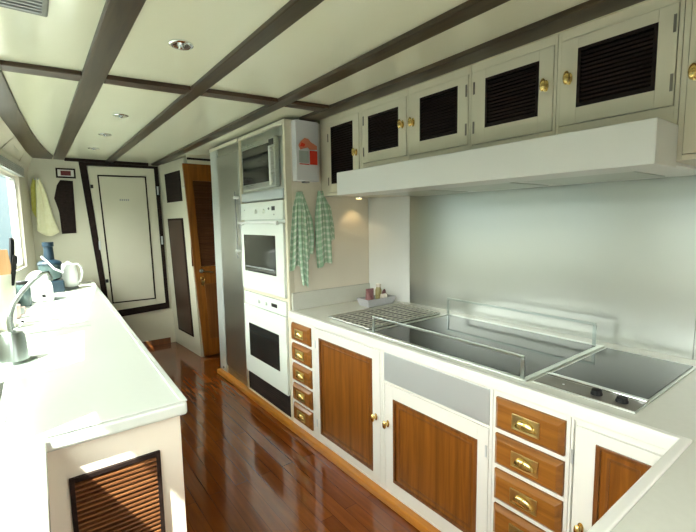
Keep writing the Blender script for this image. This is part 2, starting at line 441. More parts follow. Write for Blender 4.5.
# ------------------------------------------------------------------ base units on the right
def body(parent, y0, y1, z0=0.04, z1=0.825, x0=XF + 0.015, x1=2.1):
    MB().box(x0, x1, y0, y1, z0, z1).build('body', WHITE, parent)
ZT = 0.8235
GB = 'white base units under the long worktop'
# five small drawers beside the oven tower
t = thing('drawer_unit', 'narrow white unit of five small wooden drawers beside the oven tower', 'cabinet', (1.75, 2.44, 0.04), GB)
body(t, 2.291, 2.587)
zs = [(0.795 - i * 0.1465, 0.795 - i * 0.1465 - 0.124) for i in range(5)]
mb = MB(); mb.box(XF, XF + 0.0145, 2.291, 2.310, 0.04, ZT); mb.box(XF, XF + 0.0145, 2.560, 2.587, 0.04, ZT)
mb.box(XF, XF + 0.0145, 2.310, 2.560, zs[0][0] + 0.002, ZT)
for i in range(4): mb.box(XF, XF + 0.0145, 2.310, 2.560, zs[i+1][0] + 0.002, zs[i][1] - 0.002)
mb.box(XF, XF + 0.0145, 2.310, 2.560, 0.04, zs[4][1] - 0.002)
mb.build('face_frame', WHITE, t, bevel=0.001)
for z1, z0 in zs: drawer(t, 2.312, 2.558, z0, z1)
# cupboard with a wooden panel
t = thing('base_cabinet', 'white cupboard with tall wooden panel door next to the five small drawers', 'cabinet', (1.75, 1.95, 0.04), GB)
body(t, 1.609, 2.289)
mb = MB(); mb.frame(XF, XF + 0.0145, 1.609, 2.289, 0.04, ZT, 0.016, 0.012); mb.build('face_frame', WHITE, t, bevel=0.001)
panel_door(t, 1.628, 2.270, 0.055, ZT - 0.015, 1.691, 2.222, 0.10, 0.752, knob_at=(1.66, 0.432), hinge_at=[(2.262, 0.70), (2.262, 0.16)])
# cupboard under the cooktop with a steel panel above its door
t = thing('base_cabinet', 'white cupboard with brushed grey panel above its wooden door, under the cooktop', 'cabinet', (1.75, 1.28, 0.04), GB)
body(t, 0.941, 1.607)
mb = MB(); mb.frame(XF, XF + 0.0145, 0.941, 1.607, 0.04, ZT, 0.014, 0.010); mb.box(XF, XF + 0.0145, 0.955, 1.593, 0.648, 0.660); mb.build('face_frame', WHITE, t, bevel=0.001)
MB().box(XF - 0.001, XF + 0.0145, 0.956, 1.592, 0.661, 0.8125).build('control_panel', STEELP, t, bevel=0.001, label='brushed grey steel panel')
panel_door(t, 0.958, 1.590, 0.052, 0.645, 1.011, 1.527, 0.118, 0.577, knob_at=(1.565, 0.43), hinge_at=[(0.968, 0.545), (0.968, 0.16)])
# wider drawers
t = thing('drawer_unit', 'white unit of wider wooden drawers with brass pulls beside the corner cupboard', 'cabinet', (1.75, 0.79, 0.04), GB)
body(t, 0.637, 0.939)
zs = [(0.797 - i * 0.150, 0.797 - i * 0.150 - 0.127) for i in range(5)]
mb = MB(); mb.box(XF, XF + 0.0145, 0.637, 0.651, 0.04, ZT); mb.box(XF, XF + 0.0145, 0.925, 0.939, 0.04, ZT)
mb.box(XF, XF + 0.0145, 0.651, 0.925, zs[0][0] + 0.002, ZT)
for i in range(4): mb.box(XF, XF + 0.0145, 0.651, 0.925, zs[i+1][0] + 0.002, zs[i][1] - 0.002)
mb.box(XF, XF + 0.0145, 0.651, 0.925, 0.04, zs[4][1] - 0.002)
mb.build('face_frame', WHITE, t, bevel=0.001)
for z1, z0 in zs: drawer(t, 0.653, 0.923, z0, z1)
# corner cupboard
t = thing('base_cabinet', 'white corner cupboard with wooden panel door, partly hidden by the near worktop', 'cabinet', (1.75, 0.45, 0.04), GB)
body(t, 0.30, 0.635, x1=2.1)
mb = MB(); mb.frame(XF, XF + 0.0145, 0.345, 0.635, 0.04, ZT, 0.008, 0.012); mb.build('face_frame', WHITE, t, bevel=0.001)
panel_door(t, 0.356, 0.620, 0.055, ZT - 0.030, 0.395, 0.555, 0.10, 0.755, knob_at=(0.590, 0.437), hinge_at=[(0.628, 0.68)])
# return unit behind the camera side
t = thing('base_cabinet', 'white cupboard under the return of the right worktop at the lower right', 'cabinet', (1.2, 0.02, 0.04), GB)
MB().box(0.66, 2.1, -0.27, 0.295, 0.0, 0.825).build('body', WHITE, t)
MB().box(XF + 0.0, 2.1, 0.2955, 0.34, 0.0, 0.039).build('plinth', WHITE, t)
# skirting
struct(MB().box(1.388, 1.66, 0.345, 4.06, 0, 0.0395).build('baseboard_right', SKIRT, bevel=0.006))

# worktop, right
poly = [(1.4405, 2.587), (1.4405, 0.3085), (0.6205, 0.3085), (0.6205, -0.3), (2.285, -0.3), (2.285, 2.587)]
t = thing('worktop', 'long pale worktop on the right turning the corner towards the camera', 'worktop', (1.85, 1.0, 0.826))
MB().prism(poly, 0.8255, 0.87).build('slab', COUNTER, t, bevel=0.001)
mb = MB(); mb.prism([(1.412, 2.587), (1.412, 0.337), (0.62, 0.337), (0.62, 0.309), (1.440, 0.309), (1.440, 2.587)], 0.8255, 0.8745)
mb.build('nosing', WHITE, t, bevel=0.006, segs=3, label='white rounded front edge')
mb = MB(); mb.box(1.445, 2.160, 2.570, 2.5875, 0.8705, 0.995); mb.build('upstand', COUNTER, t, bevel=0.002)

# angled white corner panel and steel backsplash
mb = MB(); mb.prism([(2.164, 2.587), (2.272, 2.235), (2.288, 2.235), (2.288, 2.587)], 0.871, 1.678)
struct(mb.build('wall_corner', HOOD))
o = MB().box(2.272, 2.288, 0.512, 2.233, 0.871, 1.678).build('backsplash', SPLASH); tag(o, 'brushed steel sheet covering the wall behind the cooktop', 'backsplash')
o = MB().box(2.272, 2.288, -0.29, 0.510, 0.871, 1.678).build('backsplash', SPLASH); tag(o, 'narrow pale steel sheet at the right edge, beyond the seam', 'backsplash')

# ------------------------------------------------------------------ cooktop with rails
t = thing('cooktop', 'large black glass cooktop with steel rails on the right worktop', 'cooktop', (1.83, 1.3, 0.8705))
mb = MB()
def ring(mb, x0, x1, y0, y1, z0, z1, w):
    mb.box(x0, x1, y0, y0 + w, z0, z1); mb.box(x0, x1, y1 - w, y1, z0, z1); mb.box(x0, x0 + w, y0 + w, y1 - w, z0, z1); mb.box(x1 - w, x1, y0 + w, y1 - w, z0, z1)
ring(mb, 1.478, 2.185, 0.832, 1.792, 0.8705, 0.876, 0.024); mb.build('rim', STEEL, t, bevel=0.0015)
MB().box(1.503, 2.160, 0.857, 1.767, 0.8705, 0.8735).build('glass', GLASSB, t)
for (x, y0, y1, zt, lb) in ((1.490, 0.853, 1.746, 0.970, 'front steel rail'), (2.165, 0.872, 1.776, 0.985, 'rear steel rail')):
    r = MB().box(x - 0.005, x + 0.005, y0 - 0.006, y1 + 0.006, zt - 0.012, zt).build('rail', RAIL, t, bevel=0.002, label=lb)
    for y in (y0, y1):
        MB().box(x - 0.0045, x + 0.0045, y - 0.008, y + 0.008, 0.8762, zt - 0.0125).build('post', RAIL, r, bevel=0.002)
# grill grate
t = thing('grill_grate', 'ribbed steel grill grate lying left of the black cooktop', 'grate', (1.81, 2.0, 0.8705))
MB().box(1.515, 2.125, 1.815, 2.215, 0.8705, 0.874).build('drip_tray', BLACK, t, bevel=0.001)
mb = MB(); ring(mb, 1.510, 2.130, 1.810, 2.220, 0.8755, 0.884, 0.010); mb.build('frame', STEEL, t, bevel=0.001)
mb = MB()
for i in range(10): mb.box(1.498, 2.140, 1.829 + i * 0.0412, 1.836 + i * 0.0412, 0.8845, 0.890)
for i in range(8): mb.box(1.55 + i * 0.075, 1.556 + i * 0.075, 1.82, 2.21, 0.880, 0.8842)
mb.build('bars', mat('grate bars', (0.72, 0.70, 0.62), 0.35, 0.6), t)
# two-zone hob
t = thing('hob', 'small black glass hob with two knobs at the right end of worktop', 'hob', (1.83, 0.65, 0.8705))
MB().box(1.497, 2.165, 0.470, 0.818, 0.8705, 0.875).build('base', STEEL, t, bevel=0.001)
MB().box(1.625, 2.150, 0.480, 0.808, 0.8752, 0.8785).build('glass', GLASSB, t, bevel=0.001)
MB().box(1.600, 1.622, 0.472, 0.816, 0.8752, 0.884).build('trim_bar', CHROME, t, bevel=0.002)
MB().box(1.503, 1.597, 0.474, 0.814, 0.8752, 0.8775).build('control_strip', GREYST, t, bevel=0.001)
for y in (0.607, 0.527):
    MB().lathe([(0.019, 0.0), (0.019, 0.006), (0.017, 0.008), (0.016, 0.017), (0.002, 0.018)], (1.548, y, 0.8777), seg=22).build('knob', KNOBB, t, smooth=True)
MB().lathe([(0.004, 0), (0.004, 0.0015)], (1.548, 0.722, 0.8777), seg=12).build('indicator', WHITEP, t)

# ------------------------------------------------------------------ wall units
XO = 1.72; GO = 'cream wall cabinets with dark louvred vents'
def louvre(parent, x, y0, y1, z0, z1, n, m=ESP, name='vent_panel', fr_=0.012):
    mb = MB(); mb.frame(x - 0.004, x + 0.010, y0, y1, z0, z1, fr_)
    a0, a1 = z0 + fr_, z1 - fr_; h = (a1 - a0) / n
    for i in range(n):
        zb = a0 + i * h
        mb.hexa([(x - 0.002, y0 + fr_, zb), (x - 0.002, y1 - fr_, zb), (x + 0.010, y1 - fr_, zb + h * 0.8), (x + 0.010, y0 + fr_, zb + h * 0.8),
                 (x - 0.002, y0 + fr_, zb + h * 0.32), (x - 0.002, y1 - fr_, zb + h * 0.32), (x + 0.010, y1 - fr_, zb + h * 1.05), (x + 0.010, y0 + fr_, zb + h * 1.05)])
    mb.box(x + 0.0102, x + 0.0135, y0, y1, z0, z1)
    return mb.build(name, m, parent, label='dark louvred vent panel')
def wall_cab(label, y0, y1, dz0, dy0, dy1, v, kn, hg, z0=1.68):
    t = thing('wall_cabinet', label, 'cabinet', (2.0, (y0 + y1) / 2, z0), GO)
    MB().box(XO + 0.015, 2.27, y0, y1, z0, ZP - 0.001).build('body', CREAM, t)
    mb = MB(); mb.box(XO, XO + 0.0145, y0, dy0 - 0.002, z0, ZP - 0.001); mb.box(XO, XO + 0.0145, dy1 + 0.002, y1, z0, ZP - 0.001)
    mb.box(XO, XO + 0.0145, dy0 - 0.002, dy1 + 0.002, z0, dz0 - 0.002); mb.box(XO, XO + 0.0145, dy0 - 0.002, dy1 + 0.002, 2.184, ZP - 0.001)
    mb.build('face_frame', CREAM, t, bevel=0.001)
    vy0, vy1, vz0, vz1 = v
    mb = MB(); X0, X1 = XO - 0.004, XO + 0.0135
    mb.box(X0, X1, dy0, vy0, dz0, 2.182); mb.box(X0, X1, vy1, dy1, dz0, 2.182); mb.box(X0, X1, vy0, vy1, dz0, vz0); mb.box(X0, X1, vy0, vy1, vz1, 2.182)
    d = mb.build('door', CREAM, t, bevel=0.001)
    louvre(d, XO - 0.001, vy0, vy1, vz0, vz1, max(8, int((vz1 - vz0) / 0.0165)))
    knob(d, XO - 0.004, kn[0], kn[1], 1.15)
    for h in hg: hinge(d, XO - 0.004, h[0], h[1], 0.055, GREYST)
wall_cab('cream wall cabinet with tall dark vent, farthest along beside the oven tower', 2.118, 2.588, 1.70, 2.140, 2.492, (2.202, 2.450, 1.76, 2.147), (2.165, 1.94), [(2.484, 2.08), (2.484, 1.78)])
wall_cab('second cream wall cabinet from the oven tower, above the hood', 1.702, 2.116, 1.862, 1.714, 2.098, (1.778, 2.045, 1.920, 2.140), (1.742, 2.035), [(2.090, 2.12), (2.090, 1.93)])
wall_cab('third cream wall cabinet from the oven tower, at the middle of the hood', 1.287, 1.700, 1.858, 1.300, 1.692, (1.362, 1.612, 1.922, 2.147), (1.660, 2.03), [(1.310, 2.11), (1.310, 1.93)])
wall_cab('fourth cream wall cabinet from the oven tower, with knob at its right edge', 0.877, 1.285, 1.852, 0.890, 1.275, (0.950, 1.205, 1.920, 2.140), (0.918, 2.032), [(1.266, 2.11), (1.266, 1.93)])
wall_cab('wide cream wall cabinet with largest vent, over the right end of the hood', 0.472, 0.875, 1.862, 0.486, 0.860, (0.540, 0.797, 1.922, 2.140), (0.825, 2.035), [(0.494, 2.12), (0.494, 1.935)])
wall_cab('cream wall cabinet at the right edge of the photo, reaching down beside the hood', 0.05, 0.470, 1.70, 0.065, 0.452, (0.12, 0.385, 1.76, 2.147), (0.432, 1.948), [(0.075, 2.08)])

# hood
t = thing('extractor_hood', 'long white boxed extractor hood below the wall cabinets', 'hood', (1.64, 1.3, 1.657))
MB().box(1.52, 1.7155, 0.466, 2.115, 1.657, 1.7945).build('casing', HOOD, t, bevel=0.003)
mb = MB(); mb.box(1.716, 2.255, 0.4735, 2.115, 1.668, 1.6795); mb.build('underside', HOOD, t, bevel=0.002)
mb = MB()
for i in range(3): mb.box(1.75, 2.15, 0.62 + i * 0.5, 1.05 + i * 0.5, 1.664, 1.6675)
mb.build('filter', STEEL, t)
# spot under the first cabinet
t = thing('spotlight', 'small warm spotlight under the wall cabinet beside the hood', 'lamp', (2.0, 2.50, 1.679))
MB().lathe([(0.028, 0), (0.032, -0.004), (0.030, -0.014), (0.024, -0.014)], (2.0, 2.50, 1.679), seg=22).build('rim', CHROME, t, smooth=True)
MB().lathe([(0.022, -0.0142), (0.022, -0.016)], (2.0, 2.50, 1.679), seg=22).build('lens', WARM, t)

# ------------------------------------------------------------------ oven tower
YT0, YT1 = 2.59, 3.385
t = thing('oven_tower', 'cream tall housing around the microwave and two white ovens', 'cabinet', (1.86, 2.95, 0.04))
MB().box(1.475, 2.285, YT0, YT0 + 0.02, 0.04, ZC - 0.002).build('side_panel', SIDEC, t)
MB().box(1.475, 2.285, YT1 - 0.015, YT1, 0.04, ZC - 0.002).build('side_panel', CREAM, t)
MB().box(1.99, 2.285, YT0 + 0.0205, YT1 - 0.0155, 0.04, ZC - 0.002).build('back_panel', CREAM, t)
mb = MB(); mb.box(XF, 1.4745, YT0, 2.622, 0.04, ZC - 0.002); mb.box(XF, 1.4745, 3.368, YT1, 0.04, ZC - 0.002)
mb.box(XF, 1.4745, 2.6225, 3.3675, 0.928, 0.952); mb.box(XF, 1.4745, 2.6225, 3.3675, 2.172, ZC - 0.002); mb.box(XF, 1.4745, 2.6225, 3.3675, 0.04, 0.058)
mb.build('face_frame', CREAM, t, bevel=0.002)
v = louvre(t, XF + 0.004, 2.625, 3.36, 0.060, 0.222, 8, ESP)
# microwave
t = thing('microwave', 'built-in steel microwave at the top of the oven tower', 'microwave', (1.7, 2.99, 1.66))
MB().box(1.446, 1.96, 2.62, 3.362, 1.665, 2.170).build('trim_panel', STEEL, t, bevel=0.002)
mb = MB(); mb.box(1.405, 1.4455, 2.700, 3.268, 1.752, 2.105); mb.build('case', brushed('microwave steel', (0.62, 0.64, 0.62), 0.3, 'y'), t, bevel=0.006)
MB().box(1.398, 1.4045, 2.778, 3.235, 1.795, 2.065).build('window', OVENG, t, bevel=0.002)
MB().box(1.399, 1.4045, 2.705, 2.772, 2.045, 2.085).build('display', BLACK, t)
mb = MB(); mb.box(1.380, 1.388, 2.722, 2.746, 1.765, 2.035); mb.box(1.3885, 1.4045, 2.727, 2.741, 1.78, 1.80); mb.box(1.3885, 1.4045, 2.727, 2.741, 2.0, 2.02)
mb.build('handle', WHITEP, t, bevel=0.004)
MB().box(1.425, 1.4455, 2.63, 3.35, 1.668, 1.735).build('lower_grille', STEELP, t, bevel=0.003)
# ovens
def oven(label, zc0, zc1, zd0, zd1, win, name='oven'):
    t = thing(name, label, 'oven', (1.7, 2.99, zd0), 'white built-in ovens')
    MB().box(1.446, 1.96, 2.632, 3.352, zd0, zc1).build('body', OVENW, t)
    MB().box(1.418, 1.4455, 2.625, 3.360, zc0, zc1).build('control_panel', OVENW, t, bevel=0.003)
    d = MB().box(1.412, 1.4455, 2.625, 3.360, zd0, zd1).build('door', OVENW, t, bevel=0.004)
    y0, y1, z0, z1 = win
    MB().box(1.408, 1.4118, y0, y1, z0, z1).build('window', OVENG, d, bevel=0.001)
    return t, d
t, d = oven('upper white oven with projecting handle and glass window, below the microwave', 1.518, 1.655, 0.955, 1.492, (2.742, 3.295, 1.105, 1.402))
mb = MB(); mb.box(1.375, 1.390, 2.645, 3.345, 1.490, 1.508); mb.box(1.3905, 1.4115, 2.68, 2.70, 1.480, 1.4915); mb.box(1.3905, 1.4115, 3.29, 3.31, 1.480, 1.4915)
mb.build('handle', WHITEP, d, bevel=0.004)
MB().box(1.4060, 1.4078, 2.77, 3.27, 1.140, 1.150).build('shelf_rail', GREYP, d)
for y in (3.06, 2.92):
    MB().lathe([(0.016, 0), (0.014, -0.016), (0.002, -0.017)], (1.4178, y, 1.585), 'x', 18).build('knob', OVENW, t, smooth=True)
MB().box(1.416, 1.4178, 2.745, 2.795, 1.585, 1.615).build('display', BLACK, t)
MB().lathe([(0.009, 0), (0.007, -0.008), (0.001, -0.009)], (1.4178, 2.84, 1.60), 'x', 14).build('knob', GREYP, t, smooth=True)
for y in (3.28, 2.76):
    MB().lathe([(0.006, 0), (0.005, -0.003)], (1.4178, y, 1.555 if y < 3 else 1.60), 'x', 12).build('button', GREYP, t, smooth=True)
t, d = oven('lower white oven with dark window, above the floor-level vent', 0.822, 0.925, 0.228, 0.816, (2.735, 3.262, 0.385, 0.665))
for y in (3.06, 2.94):
    MB().lathe([(0.016, 0), (0.014, -0.016), (0.002, -0.017)], (1.4178, y, 0.873), 'x', 18).build('knob', OVENW, t, smooth=True)
MB().box(1.416, 1.4178, 2.76, 2.85, 0.862, 0.890).build('display', BLACK, t)

# fridge
t = thing('refrigerator', 'tall brushed steel refrigerator beside the ovens', 'refrigerator', (1.86, 3.76, 0.04))
MB().box(1.475, 2.285, 3.39, 4.065, 0.04, ZC - 0.002).build('body', FRIDGE, t)
MB().box(1.425, 1.4745, 3.395, 3.875, 0.12, 2.10).build('door', FRIDGE, t, bevel=0.006)
MB().box(1.430, 1.4745, 3.880, 4.065, 0.04, ZC - 0.002).build('side_trim', mat('pale steel trim', (0.62, 0.66, 0.64), 0.4, 0.5), t, bevel=0.003)
MB().box(1.432, 1.4745, 3.395, 3.875, 0.045, 0.115).build('kick_plate', STEEL, t, bevel=0.002)
mb = MB(); mb.box(1.436, 1.4745, 3.395, 3.875, 2.105, ZC - 0.03)
mb.build('top_grille', STEEL, t, bevel=0.002)
MB().box(1.424, 1.4285, 3.395, 4.06, ZC - 0.03, ZC - 0.002).build('head_trim', CREAM, t)
h = MB().tube([(1.395, 3.41, 1.20), (1.395, 3.41, 1.76)], 0.006, 12).build('handle', mat('grey handle', (0.25, 0.26, 0.26), 0.4, 0.8), t, smooth=True)
for z in (1.26, 1.71): MB().lathe([(0.002, -0.010), (0.012, -0.008), (0.014, 0.0), (0.013, 0.036)], (1.388, 3.41, z), 'x', 14).build('mount', WHITEP, h, smooth=True)
MB().lathe([(0.012, 0), (0.010, -0.004)], (1.4298, 3.97, 0.075), 'x', 14).build('screw_cap', NAVY, t)

# ------------------------------------------------------------------ things on the tower side
YS = YT0
t = thing('wall_box', 'slim white box with a red picture on the tower side, above the towels', 'box', (1.585, YS - 0.03, 1.777))
MB().box(1.482, 1.668, YS - 0.060, YS - 0.001, 1.780, 2.190).build('case', BOXW, t, bevel=0.004)
mb = MB(); yy = YS - 0.0625
mb.box(1.590, 1.652, yy - 0.001, yy, 1.895, 1.990); mb.build('red_block', REDP, t)
mb = MB(); mb.prism([(1.500, 2.02), (1.520, 2.048), (1.550, 2.072), (1.580, 2.068), (1.600, 2.048), (1.650, 2.025), (1.650, 2.000), (1.59, 1.995), (1.575, 2.010), (1.54, 2.00), (1.515, 1.99)], yy - 0.001, yy, mapf=lambda a, b_, c: (a, c, b_)); mb.build('hand_picture', ORANGEP, t)
mb = MB(); mb.prism([(1.512, 2.012), (1.525, 2.04), (1.555, 2.03), (1.545, 2.012)], yy - 0.0025, yy - 0.0012, mapf=lambda a, b_, c: (a, c, b_)); mb.build('red_mark', REDP, t)
mb = MB(); mb.box(1.503, 1.580, yy - 0.001, yy, 1.905, 1.985); mb.build('pale_block', GREYPR, t)
mb = MB(); mb.box(1.505, 1.585, yy - 0.001, yy, 1.892, 1.898); mb.build('text_line', REDP, t)
MB().box(1.55, 1.59, YS - 0.05, YS - 0.012, 1.770, 1.7795).build('pull_tab', GREYP, t)

def towel(cx, ztop, lobes, label, y=YS, m=CHECK, group=None, uvk=22):
    """cloth gathered on a hook at (cx, ztop); each lobe: centre line and half widths down its length, offset from the wall"""
    t = thing('towel', label, 'towel', (cx, y - 0.02, min(l[0][-1][1] for l in lobes)), group)
    MB().lathe([(0.010, 0), (0.010, -0.004), (0.004, -0.006), (0.004, -0.026), (0.008, -0.032), (0.001, -0.035)], (cx, y - 0.0008, ztop - 0.008), 'y', 14).build('hook', CHROME, t, smooth=True)
    mb = MB(); uvs = []
    for li, (rows, off, tilt) in enumerate(lobes):
        NU = 22; vs = []; R_ = []
        for k in range(len(rows) - 1):
            for q in range(8):
                f = q / 8; f = f * f * (3 - 2 * f) * 0.5 + f * 0.5
                R_.append([rows[k][c] * (1 - f) + rows[k+1][c] * f for c in range(3)])
        R_.append(list(rows[-1]))
        for j, (xc, z, hw) in enumerate(R_):
            g = j / (len(R_) - 1)
            for i in range(NU + 1):
                u = i / NU * 2 - 1
                fold = math.sin(u * 5.2 + li * 1.9 + g * 1.5) * 0.0075 + math.sin(u * 11 + li * 3 + g * 2.5) * 0.0035
                yv = y - off - 0.010 - fold * (0.55 + 0.6 * g)
                vs.append((xc + u * hw, yv, z + tilt * u * g * g + 0.010 * g * math.sin(u * 4 + li)))
                uvs.append((u * 2.1 + li * 0.3, (ztop - z) * uvk + u * tilt * 6))
        n = NU + 1
        mb.add(vs, [(j*n+i, j*n+i+1, (j+1)*n+i+1, (j+1)*n+i) for j in range(len(R_) - 1) for i in range(NU)])
    o = mb.build('cloth', m, t, smooth=True, uvs=uvs)
    sd = o.modifiers.new('thickness', 'SOLIDIFY'); sd.thickness = 0.003; sd.offset = 0
    return t
GT = 'green checked towels on the tower side'
towel(1.520, 1.705, [([(1.515, 1.71, 0.010), (1.500, 1.60, 0.032), (1.482, 1.35, 0.042), (1.470, 1.17, 0.040)], 0.002, 0.02),
                     ([(1.540, 1.69, 0.012), (1.572, 1.52, 0.046), (1.586, 1.38, 0.046), (1.594, 1.25, 0.026)], 0.010, 0.03),
                     ([(1.524, 1.71, 0.014), (1.535, 1.55, 0.034), (1.538, 1.30, 0.038), (1.544, 1.13, 0.034), (1.548, 1.045, 0.024)], 0.022, -0.012)],
      'green checked towel hanging in three folds, nearer the ovens', group=GT)
towel(1.700, 1.715, [([(1.705, 1.72, 0.014), (1.752, 1.60, 0.046), (1.780, 1.45, 0.040), (1.795, 1.36, 0.022)], 0.003, 0.01),
                     ([(1.695, 1.72, 0.018), (1.705, 1.55, 0.056), (1.712, 1.35, 0.066), (1.722, 1.18, 0.062)], 0.014, 0.018)],
      'green checked towel hanging nearer the wall cabinets, to the right', group=GT)

# basket with packets in the corner
BX, BY = 2.045, 2.36
t = thing('basket', 'clear plastic tray holding small packets in the worktop corner', 'basket', (BX, BY, 0.871))
mb = MB()
for (sx_, sy_) in ((1, 0), (-1, 0), (0, 1), (0, -1)):
    if sx_: 
        x0 = BX + sx_ * 0.12; x1 = BX + sx_ * 0.135
        mb.hexa([(x0, BY-.055, .873), (x0 + .004, BY-.055, .873), (x0 + .004, BY+.055, .873), (x0, BY+.055, .873), (x1, BY-.065, .925), (x1 + .004, BY-.065, .925), (x1 + .004, BY+.065, .925), (x1, BY+.065, .925)])
    else:
        y0 = BY + sy_ * 0.055; y1 = BY + sy_ * 0.065
        mb.hexa([(BX-.12, y0, .873), (BX+.12, y0, .873), (BX+.12, y0 + .004, .873), (BX-.12, y0 + .004, .873), (BX-.135, y1, .925), (BX+.135, y1, .925), (BX+.135, y1 + .004, .925), (BX-.135, y1 + .004, .925)])
mb.build('side', CLEAR, t)
MB().box(BX - 0.12, BX + 0.124, BY - 0.055, BY + 0.059, 0.8705, 0.8745).build('base', CLEAR, t)
t2 = thing('jar', 'small mustard coloured jar standing in the plastic tray', 'jar', (2.075, 2.37, 0.875))
MB().lathe([(0.022, 0), (0.024, 0.006), (0.024, 0.10), (0.018, 0.115), (0.018, 0.122)], (2.075, 2.37, 0.8755), seg=20).build('body', JAR, t2, smooth=True)
MB().lathe([(0.020, 0.1225), (0.020, 0.145), (0.016, 0.147)], (2.075, 2.37, 0.8755), seg=20).build('lid', PALEP, t2, smooth=True)
def packet(x, y, z, sx_, sy_, sz_, m, label, rz=0.0):
    mb = MB(); N = 10; vs = []
    for j in range(N + 1):
        for i in range(N + 1):
            u, v_ = i / N * 2 - 1, j / N * 2 - 1
            puff = (1 - u ** 4) * (1 - v_ ** 4)
            vs.append((u * sx_, -sy_ * puff * 0.5 * (1 + 0.2 * math.sin(7*u + 3*v_)) - 0.001, v_ * sz_))
    n = len(vs)
    vs += [(a, -b_, c) for a, b_, c in vs]
    fs = [(j*(N+1)+i, j*(N+1)+i+1, (j+1)*(N+1)+i+1, (j+1)*(N+1)+i) for j in range(N) for i in range(N)]
    fs += [tuple(k + n for k in reversed(f)) for f in fs]
    M = Matrix.Translation((x, y, z + sz_)) @ Matrix.Rotation(rz, 4, 'Z')
    mb.add([tuple(M @ Vector(p)) for p in vs], fs)
    o = mb.build('packet', m, origin=(x, y, z), smooth=True); tag(o, label, 'packet', 'packets in the plastic tray')
packet(1.970, 2.35, 0.876, 0.040, 0.040, 0.056, PINK, 'dull pink packet at the left end of the plastic tray', 0.3)
packet(2.015, 2.402, 0.876, 0.034, 0.024, 0.056, PINK, 'dull pink packet leaning behind the other pink packet', -0.2)
packet(2.085, 2.322, 0.876, 0.036, 0.030, 0.038, PALEP, 'pale packet in front of the mustard coloured jar', 0.1)
packet(2.135, 2.375, 0.876, 0.028, 0.026, 0.048, PINK, 'dull pink packet at the right end of the plastic tray', 0.6)

# ------------------------------------------------------------------ left worktop and unit
wl = lambda y: (-0.47 if y < 1.65 else (-0.47 + (y - 1.65) * 0.09 / 1.10 if y < 2.75 else -0.38 + (y - 2.75) * 0.40 / (YB - 2.75)))
poly = [(0.400, 1.493), (0.522, YB - 0.002), (wl(YB) + 0.004, YB - 0.002), (wl(2.75) + 0.004, 2.75), (wl(1.65) + 0.004, 1.65), (-0.466, -0.9), (-0.030, -0.9), (-0.012, 1.493)]
sink = [(-0.40, 1.72), (-0.125, 1.72), (-0.125, 2.16), (-0.40, 2.16)]
t = thing('worktop', 'white worktop on the left below the windows, lit by the sun', 'worktop', (0.0, 2.5, 0.826))
MB().prism(poly, 0.820, 0.87, holes=[sink]).build('slab', COUNTERL, t, bevel=0.012, segs=3)
xe = lambda y: 0.400 + (y - 1.493) * (0.122 / 4.0)
mb = MB(); mb.prism([(xe(1.493), 1.493), (xe(5.49), 5.49), (xe(5.49) - 0.024, 5.49), (xe(1.52) - 0.024, 1.519), (-0.012, 1.519), (-0.012, 1.493)], 0.8702, 0.8765)
mb.build('raised_edge', COUNTERL, t, bevel=0.004)
# drainer grooves and step
mb = MB()
for i in range(6): mb.box(-0.16, 0.26, 3.05 + i * 0.12, 3.062 + i * 0.12, 0.8702, 0.8735)
mb.build('drainer_ribs', COUNTERL, t, bevel=0.001)
t = thing('sink', 'steel sink let into the left worktop at the left edge', 'sink', (-0.26, 1.94, 0.68))
mb = MB(); mb.box(-0.399, -0.126, 1.721, 2.159, 0.68, 0.69); mb.box(-0.399, -0.392, 1.721, 2.159, 0.69, 0.869); mb.box(-0.133, -0.126, 1.721, 2.159, 0.69, 0.869); mb.box(-0.392, -0.133, 1.721, 1.728, 0.69, 0.869); mb.box(-0.392, -0.133, 2.152, 2.159, 0.69, 0.869)
mb.build('basin', STEEL, t)
mb = MB(); ring(mb, -0.410, -0.112, 1.708, 2.172, 0.8704, 0.8725, 0.014); mb.build('rim', STEEL, t)

t = thing('base_cabinet', 'cream base unit under the left worktop with a louvred vent in its end', 'cabinet', (0.15, 2.5, 0.0))
body_poly = [(0.378, 1.520), (0.49, YB - 0.003), (wl(YB) + 0.006, YB - 0.003), (wl(2.75) + 0.006, 2.75), (wl(1.65) + 0.006, 1.65), (-0.464, 1.520)]
body_poly2 = body_poly
MB().prism([(0.378, 1.546)] + body_poly2[1:-1] + [(-0.464, 1.546)], 0.0, 0.665).build('body', SIDEC, t)
MB().box(-0.464, 0.378, 1.520, 1.5455, 0.0, 0.8195).build('end_panel', SIDEC, t, bevel=0.002)
MB().prism([(0.36, 1.546), (0.378, 1.546), (0.49, YB - 0.003), (0.472, YB - 0.003)], 0.666, 0.8195).build('side_rail', SIDEC, t)
mb = MB(); fr_ = 0.014; x0, x1, z0, z1 = 0.035, 0.302, 0.22, 0.710; yv = 1.5195
mb.box(x0, x0 + fr_, yv - 0.012, yv, z0, z1); mb.box(x1 - fr_, x1, yv - 0.012, yv, z0, z1); mb.box(x0 + fr_, x1 - fr_, yv - 0.012, yv, z0, z0 + fr_); mb.box(x0 + fr_, x1 - fr_, yv - 0.012, yv, z1 - fr_, z1)
mb.box(x0, x1, yv - 0.0012, yv, z0, z1)
fv = mb.build('vent_frame', ESP, t, bevel=0.001)
mb = MB(); n = 28; h = (z1 - z0 - 2 * fr_) / n
for i in range(n):
    zb = z0 + fr_ + i * h; a, c = x0 + fr_, x1 - fr_
    mb.hexa([(a, yv - 0.012, zb), (c, yv - 0.012, zb), (c, yv - 0.0015, zb + h * 0.25), (a, yv - 0.0015, zb + h * 0.25),
             (a, yv - 0.012, zb + h * 0.38), (c, yv - 0.012, zb + h * 0.38), (c, yv - 0.0015, zb + h * 0.55), (a, yv - 0.0015, zb + h * 0.55)])
mb.build('slats', SLATR, fv, label='reddish brown louvre slats')
